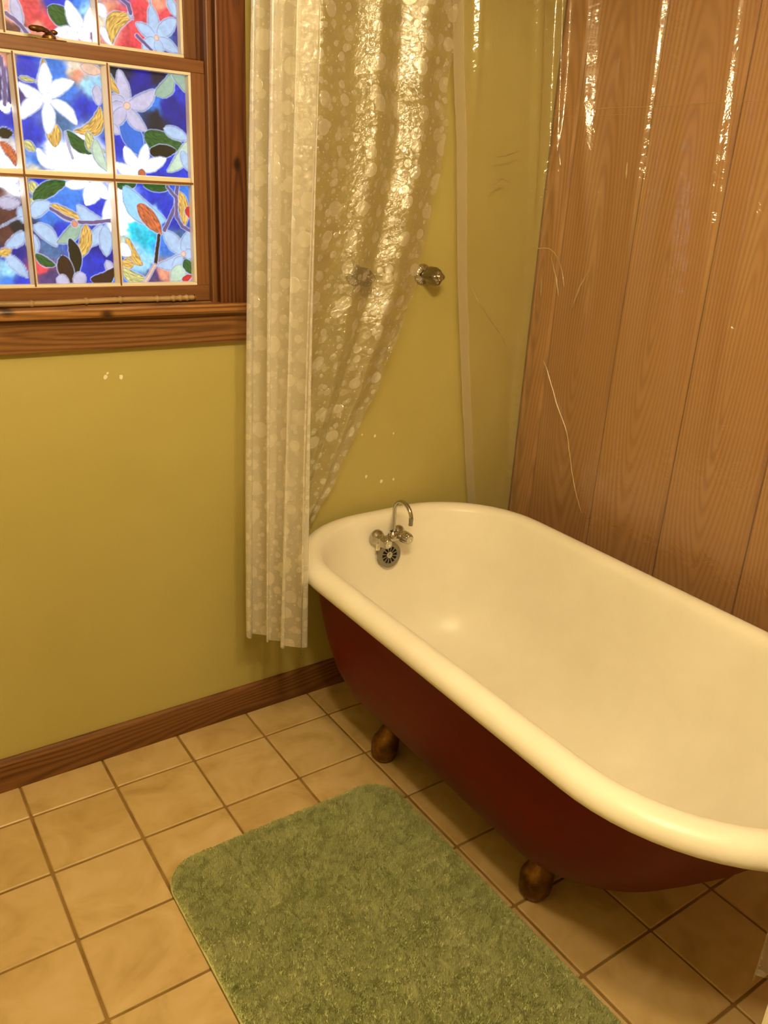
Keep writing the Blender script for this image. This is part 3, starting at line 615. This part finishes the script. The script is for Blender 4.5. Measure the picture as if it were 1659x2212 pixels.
# ------------------------------------------------------------ bath faucet on the tap end of the tub
fa = empty('bath_faucet', (-.583, -.120, .535)); tag(fa, 'chrome gooseneck faucet with two lobed knobs on the tap end of the tub', 'faucet')
def fch(o): o.parent = fa; return o
bm = bmesh.new()
add_tube(bm, [(-.037, -.018, 0), (-.02, -.020, .001), (0, -.022, .002), (.02, -.020, .001), (.037, -.018, 0)], [.0105, .0105, .0125, .0105, .0105], 20)
for sx in (-1, 1): add_lathe(bm, [(0, .008), (.0235, .008), (.0235, .003), (.021, -.003), (.0165, -.008), (.013, -.014), (.0125, -.026)], (sx*.037, 0, 0), (0, 1, 0), 28)
add_lathe(bm, [(.0155, .012), (.0155, .020), (.011, .026), (.0085, .030)], (0, -.022, -.008), (0, 0, 1), 24)
fch(bm_obj('body', bm, M_CHROME, None, True))
bm = bmesh.new()
pa = [(.001, -.022, .012+.012*k) for k in range(7)]
R_ = .040
for k in range(1, 19):
    a = PI*k/18*.97; pa.append((.001, -.022-R_+R_*math.cos(a), .084+R_*math.sin(a)))
add_tube(bm, pa, .0060, 16); fch(bm_obj('spout', bm, M_CHROME, None, True))
bm = bmesh.new(); p = Vector(pa[-1]); add_lathe(bm, [(.0060, .004), (.0066, 0), (.0058, -.012), (.0062, -.013), (.0062, -.0185), (.004, -.0185), (.004, -.012)], p, (0, 0, 1), 20)
o = fch(bm_obj('aerator', bm, M_NICKEL, None, True)); o['label'] = 'paler metal tip of the spout'
def knob(parent, loc, R0, Lk, lob=6):
    bm = bmesh.new()
    f = lambda a, h: 1.0-(.17*(0.5+.5*math.cos(lob*a))**2 if -.95*Lk < -h < 0 or True else 0)
    prof = [(R0*.55, 0), (R0*.95, .002), (R0*1.05, Lk*.22), (R0*.98, Lk*.55), (R0*.80, Lk*.93), (R0*.70, Lk)]
    add_lathe(bm, prof+[(0, Lk)], (0, 0, 0), (0, -1, 0), 48, f)
    o = bm_obj('knob', bm, M_CHROME, parent, False); o.location = loc
    o.data.polygons.foreach_set('use_smooth', [True]*len(o.data.polygons))
    bm = bmesh.new(); add_lathe(bm, [(R0*.60, 0), (R0*.60, .0015), (R0*.50, .0025), (R0*.18, .0022), (R0*.12, .0010), (0, .0010)], (0, -Lk, 0), (0, -1, 0), 24)
    b = bm_obj('index_button', bm, M_SATIN, o, True); b['label'] = 'dull round button on the knob'
    return o
for sx in (-1, 1): knob(fa, (sx*.037, -.022, 0), .0185, .033)
bm = bmesh.new(); add_box(bm, (-.045, -.010, -.036), (-.033, -.005, -.014), .001); fch(bm_obj('tab', bm, M_CREAM)); fa.children[-1]['label'] = 'small pale tab under the left knob'

# ------------------------------------------------------------ shower valve handles on the wall
def valve(loc, sc=1.0):
    v = empty('shower_valve_handle', loc); v.scale = (sc, sc, sc)
    bm = bmesh.new(); fl = lambda a, h: 1+(.025*math.cos(26*a) if h < .012 else 0)
    add_lathe(bm, [(.0285, -.001), (.0285, .003), (.025, .008), (.019, .011), (.0125, .0135), (.012, .024)], (0, 0, 0), (0, -1, 0), 104, fl); e = bm_obj('escutcheon', bm, M_CHROME, v, True); e['label'] = 'round chrome wall plate with a fluted edge'
    bm = bmesh.new()
    lob = lambda a, h: 1.0+.13*math.cos(4*a)
    add_lathe(bm, [(0, .020), (.012, .020), (.019, .025), (.0225, .036), (.0225, .062), (.018, .076), (.012, .081), (0, .081)], (0, 0, 0), (0, -1, 0), 64, lob); bm_obj('handle', bm, M_ACRYL, v, True)
    bm = bmesh.new(); add_lathe(bm, [(.0095, .0805), (.0095, .084), (.007, .0865), (.002, .0865), (0, .0855)], (0, 0, 0), (0, -1, 0), 24); bm_obj('end_cap', bm, M_CHROME, v, True)
    return v
v1 = valve((-.432, 0, 1.252)); tag(v1, 'chrome shower valve handle on yellow wall right of the dotted curtain', 'valve handle', 'shower valve handles on the wall')
v2 = valve((-.655, 0, 1.252), .95); tag(v2, 'chrome shower valve handle seen dimly through the dotted curtain', 'valve handle', 'shower valve handles on the wall')

# ------------------------------------------------------------ curtains
def sheet(name, fn, nu, nz, zt, zb, mat, width, parent=None, u0=0.0, zbf=None, rowuv=None):
    """fn(u, z) -> (x, y); u in 0..1; UV in metres"""
    V = []; UV = []
    for j in range(nz+1):
        for i in range(nu+1):
            u = i/nu; b = zb if zbf is None else zbf(u); z = zt+(b-zt)*j/nz
            r = fn(u, z); x, y = r[0], r[1]; dz = r[2] if len(r) > 2 else 0
            V.append((x, y, z+dz)); UV.append((u0+u*width, z))
    F = [(j*(nu+1)+i, (j+1)*(nu+1)+i, (j+1)*(nu+1)+i+1, j*(nu+1)+i+1) for j in range(nz) for i in range(nu)]
    if rowuv:
        A = np.array(V).reshape(nz+1, nu+1, 3); d = np.linalg.norm(np.diff(A[:, :, :2], axis=1), axis=2); c = np.concatenate([np.zeros((nz+1, 1)), np.cumsum(d, 1)], 1)
        c = c-c[:, -1:] if rowuv == 'right' else c-c[:, nu//2:nu//2+1]
        UV = [(u0+float(c[j, i])+2.0, V[j*(nu+1)+i][2]) for j in range(nz+1) for i in range(nu+1)]
    me = bpy.data.meshes.new(name); me.from_pydata(V, [], F); me.update()
    uvl = me.uv_layers.new(name='UVMap'); li = np.empty(len(me.loops), dtype=np.int32); me.loops.foreach_get('vertex_index', li)
    uvl.data.foreach_set('uv', np.array(UV, dtype=np.float32)[li].ravel())
    return link(name, me, mat, parent, True)
RODZ = 2.06
def bundle(name, P0t, P1t, P0b, P1b, folds, amp, zt, zb0, zb1, width, seed, mat=M_DOTS):
    rr = random.Random(seed); ph = [rr.uniform(-.5, .5) for _ in range(6)]
    def fn(u, z):
        t = (zt-z)/(zt-zb0); P0 = Vector(P0t).lerp(Vector(P0b), t); P1 = Vector(P1t).lerp(Vector(P1b), t)
        d = (P1-P0).normalized(); n = Vector((-d.y, d.x)); 
        uu = u+.02*math.sin(5*u*PI+ph[0]*4+t*1.5)*(1-u)*u*4
        th = 2*PI*folds*uu+.5*math.sin(3*t+ph[1])*1.0
        A = amp*(1+.35*math.sin(7*u+ph[2]*9+t*2))*(1+.25*t)
        q = P0+(P1-P0)*uu+n*(A*math.sin(th))+d*(A*.55*math.sin(2*th))
        return q.x, q.y
    return sheet(name, fn, 260, 150, zt, zb0, mat, width, None, rr.uniform(0, 3), lambda u: zb0+(zb1-zb0)*u, 'mid')
cb = bundle('shower_curtain', (-1.0, -.105), (-.985, -.385), (-1.025, -.095), (-.985, -.345), 3.6, .020, RODZ-.03, .335, .39, 1.15, 3, M_DOTS_THICK)
tag(cb, 'dotted translucent shower curtain gathered in folds, hanging full length outside the tub beside the window', 'shower curtain', 'dotted shower curtain panels')
# fanned panel behind, pulled to the corner of the tub
EDGE = [(2.03, -.46), (1.90, -.468), (1.75, -.474), (1.593, -.476), (1.427, -.498), (1.30, -.530), (1.194, -.553), (1.086, -.588), (1.02, -.618), (.885, -.662), (.76, -.710), (.66, -.756), (.61, -.780), (.56, -.803), (.48, -.83)]
def fanfn(u, z):
    xr = interp(EDGE, z)+.004*math.sin(z*21)+.003*math.sin(z*47); xl = -.915 if z > 1 else -.915+(-.005)*(1-z)
    t = min(max((2.03-z)/1.45, 0), 1)
    y0 = -.122 if z > 1.12 else -.040-.082*max(z-.58, 0)/.54
    uu = u+.025*math.sin(2*PI*u*1.5+1)*u*(1-u)*2
    A = (.013+.006*math.sin(9*u+2))*(1-.35*t)
    th = 2*PI*3.1*uu+.9*t+1.2+.35*math.sin(6*z+3*u)
    w = xr-xl
    x = xl+w*uu+.28*A*math.sin(2*th)*(1-u)**.3
    y = y0+A*math.sin(th)*(1 if t < .9 else .8)
    return x, min(y, -.012)
fan = sheet('shower_curtain', fanfn, 260, 220, RODZ-.03, .50, M_DOTS, .78, None, 5.0, None, 'right')
tag(fan, 'dotted translucent shower curtain fanned over the yellow wall and tucked behind the tub corner', 'shower curtain', 'dotted shower curtain panels')
cb2 = bundle('shower_curtain', (-.838, -1.505), (-.67, -1.57), (-.850, -1.497), (-.67, -1.565), 4.0, .012, RODZ-.03, .385, .385, .9, 8)
tag(cb2, 'dotted shower curtain panel hanging at the near end of the tub', 'shower curtain', 'dotted shower curtain panels')
# clear liner along the yellow wall and the pine wall
XLT = [(2.03, -.452), (1.905, -.436), (1.756, -.416), (1.6, -.389), (1.247, -.343), (.98, -.297), (.687, -.245), (.56, -.221), (.45, -.20)]
_rl = random.Random(11)
waves = [(2*PI*(1.6+k*2.3+_rl.uniform(-.5, .5)), _rl.uniform(0, 6.28), 1/(1+.35*k)) for k in range(6)]
# ridges: arc position from the room corner at z 1.95 and at 1.55, height, half width, fading height
RIDGES = [(-.255, -.225, -.013, .010, 1.45), (-.05, -.0, -.016, .012, 1.15), (.035, .09, -.018, .013, 1.2), (.14, .20, -.022, .015, 1.35), (.245, .27, .012, .018, .9), (.375, .39, -.018, .012, 1.15), (.45, .46, .010, .015, .7), (.575, .61, -.017, .012, 1.2), (.70, .72, -.014, .02, .6), (.9, .9, -.018, .02, .6), (1.1, 1.12, -.015, .02, .7)]
def linfn(u, z):
    """u: 0..0.1 hem folded back, then along the walls"""
    xl = interp(XLT, z); t = (2.03-z)/1.5
    hem = .034
    Ls = [hem, 0, 0, 1.5]
    a = abs(xl+.10); arc = .06*PI/2
    total = hem+a+hem+arc+1.48
    s = u*total; y = -.052+.018*min(t, 1); off = 0
    if s < hem: x = xl+hem-s; y0 = y-.004; nx, ny = 0, 1; k = .2
    elif s < 2*hem: x = xl+(s-hem); y0 = y; nx, ny = 0, 1; k = .35
    elif s < hem*2+a-hem: x = xl+(s-hem); y0 = y; nx, ny = 0, 1; k = 1
    elif s < hem+a+arc:
        b = (s-hem-a)/.06 if s > hem+a else 0; b = min(max(b, 0), PI/2); x = -.10+.05*math.sin(b); y0 = y-.05*(1-math.cos(b)); nx, ny = math.sin(b), math.cos(b); k = 1
    else: x = -.05-.012*t; y0 = y-.05-(s-hem-a-arc); nx, ny = 1, 0; k = 1
    w = sum(am*math.sin(f*s+p+1.1*math.sin(1.7*z+p)) for f, p, am in waves)/2.2
    d = (.004+.003*(1-min(t, 1)))*w
    for q0, q1, am, sg, zlo in RIDGES:
        c0 = hem+a+(q0+(q1-q0)*(1.95-z)/.4)
        fade = min(max((z-zlo)/.35, 0), 1)
        e = (s-c0)/sg
        if abs(e) < 4: d += am*fade*math.exp(-e*e/2)
    d *= k
    x += nx*d; y0 += ny*d
    # creases
    return min(x, -.008), min(y0, -.008)
lin_o = sheet('shower_liner', linfn, 800, 180, RODZ-.03, .50, M_CLEAR, 2.0)
tag(lin_o, 'clear creased plastic shower liner hanging along the yellow wall and the pine boards', 'shower liner')
M_CREASE = NT('liner_crease_gloss')
_t = M_CREASE; _g = _t.n('ShaderNodeBsdfGlossy'); _g.inputs['Roughness'].default_value = .16; _g.inputs[0].default_value = (.95, .93, .88, 1); _tp = _t.n('ShaderNodeBsdfTransparent'); _mx = _t.n('ShaderNodeMixShader'); _mx.inputs[0].default_value = .6
_t.l(_tp.outputs[0], _mx.inputs[1]); _t.l(_g.outputs[0], _mx.inputs[2]); _t.l(_mx.outputs[0], _t.out.inputs[0])
for pts, rd in (([(-.07, -.01, 1.308), (-.066, -.041, 1.326), (-.062, -.11, 1.334), (-.062, -.137, 1.32), (-.062, -.168, 1.282), (-.062, -.186, 1.233)], .0012),
                ([(-.062, -.12, 1.31), (-.062, -.152, 1.255), (-.062, -.169, 1.205)], .0012), ([(-.062, -.27, 1.289), (-.062, -.243, 1.233), (-.062, -.228, 1.18)], .002),
                ([(-.062, -.133, .975), (-.062, -.139, 1.018), (-.062, -.169, .977), (-.062, -.223, .888), (-.062, -.27, .829), (-.062, -.329, .673), (-.062, -.374, .60)], .0014),
                ([(-.062, -.349, 1.563), (-.062, -.353, 1.525)], .002), ([(-.062, -.098, 1.196), (-.062, -.093, 1.248)], .002),
                ([(-.066, -.06, 1.694), (-.062, -.2, 1.692), (-.062, -.4, 1.690), (-.062, -.6, 1.690), (-.062, -.8, 1.688)], .0007), ([(-.066, -.06, 1.678), (-.062, -.2, 1.676), (-.062, -.34, 1.674)], .0006),
                ([(-.296, -.056, 1.22), (-.269, -.056, 1.183), (-.218, -.056, 1.129), (-.172, -.056, 1.086), (-.131, -.058, 1.029), (-.09, -.062, .963)], .0011),
                ([(-.265, -.058, 1.486), (-.226, -.058, 1.511), (-.19, -.058, 1.501)], .002), ([(-.25, -.058, 1.563), (-.209, -.058, 1.571), (-.168, -.058, 1.585)], .0015)):
    P = []; n = len(pts)
    for i in range(n-1):
        for k in range(6): P.append(Vector(pts[i]).lerp(Vector(pts[i+1]), k/6))
    P.append(Vector(pts[-1])); Q = [P[0]]+[(P[i-1]+P[i]*2+P[i+1])/4+Vector((0, random.uniform(-.001, .001), random.uniform(-.001, .001))) for i in range(1, len(P)-1)]+[P[-1]]
    m = len(Q); bm = bmesh.new(); add_tube(bm, Q, [1.25*rd*(.25+.75*math.sin(PI*(i+.3)/(m-.4)))*random.uniform(.8, 1.2) for i in range(m)], 8)
    o = bm_obj('crease', bm, M_CREASE.m, lin_o, True); o['label'] = 'sharp shiny crease in the clear plastic'
# oval curtain rod with rings (above the frame)
rod = empty('curtain_rod', (-.5, -.8, RODZ)); tag(rod, 'chrome curtain rod looping above the tub', 'curtain rod')
def rpath(x0, x1, y0, y1, r, n=10):
    P = []
    for cx, cy, a0 in ((x1-r, y1-r, 0), (x0+r, y1-r, PI/2), (x0+r, y0+r, PI), (x1-r, y0+r, 3*PI/2)):
        for k in range(n+1):
            a = a0+PI/2*k/n; P.append((cx+r*math.cos(a)+.5, cy+r*math.sin(a)+.8, 0))
    return P
bm = bmesh.new(); add_tube(bm, rpath(-.975, -.055, -1.57, -.085, .12), .0085, 12, closed=True); bm_obj('loop', bm, M_CHROME, rod, True)
for (hx, hy) in ((-.975, -.8), (-.055, -.8)):
    bm = bmesh.new(); add_tube(bm, [(hx+.5, hy+.8, 0), (hx+.5, hy+.8, .36)], .006, 10); add_lathe(bm, [(.02, .352), (.02, .36)], (hx+.5, hy+.8, 0), (0, 0, 1), 16); bm_obj('hanger', bm, M_CHROME, rod, True)

# ------------------------------------------------------------ bath rug
RX0, RX1, RY0, RY1, RR = -1.415, -.800, -1.42, -.462, .085
rug = empty('bath_rug', ((RX0+RX1)/2, (RY0+RY1)/2, 0)); tag(rug, 'sage green shaggy bath rug with rounded corners on the tile floor', 'rug')
def rr_outline(x0, x1, y0, y1, r, n=10):
    P = []
    for cx, cy, a0 in ((x1-r, y1-r, 0), (x0+r, y1-r, PI/2), (x0+r, y0+r, PI), (x1-r, y0+r, 3*PI/2)):
        for k in range(n+1):
            a = a0+PI/2*k/n; P.append((cx+r*math.cos(a), cy+r*math.sin(a)))
    return P
bm = bmesh.new(); cx, cy = rug.location.x, rug.location.y
ol = [(x-cx, y-cy) for x, y in rr_outline(RX0, RX1, RY0, RY1, RR)]
bt = [bm.verts.new((x, y, .001)) for x, y in ol]; md = [bm.verts.new((x, y, .006)) for x, y in ol]; tp = [bm.verts.new((x*.985, y*.99, .009)) for x, y in ol]
n = len(ol)
for A, B in ((bt, md), (md, tp)):
    for k in range(n): bm.faces.new((A[k], A[(k+1) % n], B[(k+1) % n], B[k]))
bm.faces.new(tp); bm.faces.new(bt[::-1]); bm_obj('backing', bm, M_RUG, rug)
rs = np.random.RandomState(5); N = 300000
px = rs.uniform(RX0, RX1, N); py = rs.uniform(RY0, RY1, N)
qx = np.maximum(np.abs(px-cx)-((RX1-RX0)/2-RR), 0); qy = np.maximum(np.abs(py-cy)-((RY1-RY0)/2-RR), 0)
keep = np.hypot(qx, qy) < RR-.002; px = px[keep]-cx; py = py[keep]-cy; N = len(px)
edge = np.clip((RR-np.hypot(qx, qy)[keep])/.02, 0, 1)
lump = vnoise((px+2)*1000, (py+2)*1000, 9, 21)*.6+vnoise((px+2)*1000, (py+2)*1000, 30, 22)*.4
hgt = (.0085+.004*lump)*(.55+.45*edge)*rs.uniform(.8, 1.15, N)
ang = rs.uniform(0, 2*PI, N); lean = rs.uniform(.05, .4, N)*hgt*1.0; la = vnoise((px+2)*1000, (py+2)*1000, 16, 23)*9+rs.uniform(-1.2, 1.2, N)
w = rs.uniform(.00045, .0008, N)
dx = np.cos(ang)*w; dy = np.sin(ang)*w; lx = np.cos(la)*lean; ly = np.sin(la)*lean
z0 = np.full(N, .006)
co = np.empty((N, 4, 3))
co[:, 0] = np.stack([px-dx, py-dy, z0], 1); co[:, 1] = np.stack([px+dx, py+dy, z0], 1)
co[:, 2] = np.stack([px+lx+dx*.75, py+ly+dy*.75, z0+hgt], 1); co[:, 3] = np.stack([px+lx-dx*.75, py+ly-dy*.75, z0+hgt*.96], 1)
me = bpy.data.meshes.new('pile'); me.vertices.add(N*4); me.vertices.foreach_set('co', co.ravel())
me.loops.add(N*4); me.loops.foreach_set('vertex_index', np.arange(N*4)); me.polygons.add(N); me.polygons.foreach_set('loop_start', np.arange(0, N*4, 4)); me.update(); me.validate()
tag(link('pile', me, M_RUG, rug), kind='stuff')

# ------------------------------------------------------------ cream cabinet at the right edge, ceiling light
cab = empty('cabinet', (-.866, -1.947, 0)); tag(cab, 'cream painted cabinet, only a corner showing at the lower right edge of the photo', 'cabinet')
def cc(o): o.parent = cab; return o
o = box('body', (-.24, -.34, .06), (.34, .33, .80), M_CREAM, cab, .004)
o = box('plinth', (-.22, -.32, 0), (.32, .31, .06), M_CREAM, cab)
o = box('top', (-.243, -.343, .80), (.343, .334, .825), M_CREAM, cab, .005)
d = box('door', (-.256, -.30, .10), (-.24, .29, .76), M_CREAM, cab, .004)
bm = bmesh.new(); add_lathe(bm, [(.006, 0), (.005, .012), (.013, .018), (.012, .026), (0, .029)], (-.256, .22, .55), (-1, 0, 0), 20); bm_obj('knob', bm, M_CHROME, d, True)

tl = NT('warm_bulb'); em = tl.n('ShaderNodeEmission'); em.inputs[0].default_value = (*BULB_COLOR, 1); em.inputs[1].default_value = BULB_GLOW; tl.l(em.outputs[0], tl.out.inputs[0])
cl = empty('ceiling_light', LAMP_LOC); tag(cl, 'two bulb brass ceiling light above the bathroom floor', 'ceiling light')
bm = bmesh.new(); add_lathe(bm, [(0, 0), (.09, 0), (.088, -.015), (.06, -.03), (0, -.032)], (0, 0, 0), (0, 0, 1), 32)
add_tube(bm, [(0, 0, -.03), (0, 0, -.21)], .008, 12); add_tube(bm, [(-.13, 0, -.21), (.13, 0, -.21)], .007, 12); bm_obj('mount', bm, M_BRASS, cl, True)
for sx in (-1, 1):
    bm = bmesh.new(); add_lathe(bm, [(.0, -.205), (.018, -.21), (.018, -.255), (.012, -.26)], (sx*.13, 0, 0), (0, 0, 1), 20); sk = bm_obj('socket', bm, M_BRASS, cl, True)
    bm = bmesh.new(); bmesh.ops.create_uvsphere(bm, u_segments=20, v_segments=14, radius=.062, matrix=Matrix.Translation((sx*.13, 0, -.315)))
    bm_obj('bulb', bm, tl.m, cl, True)
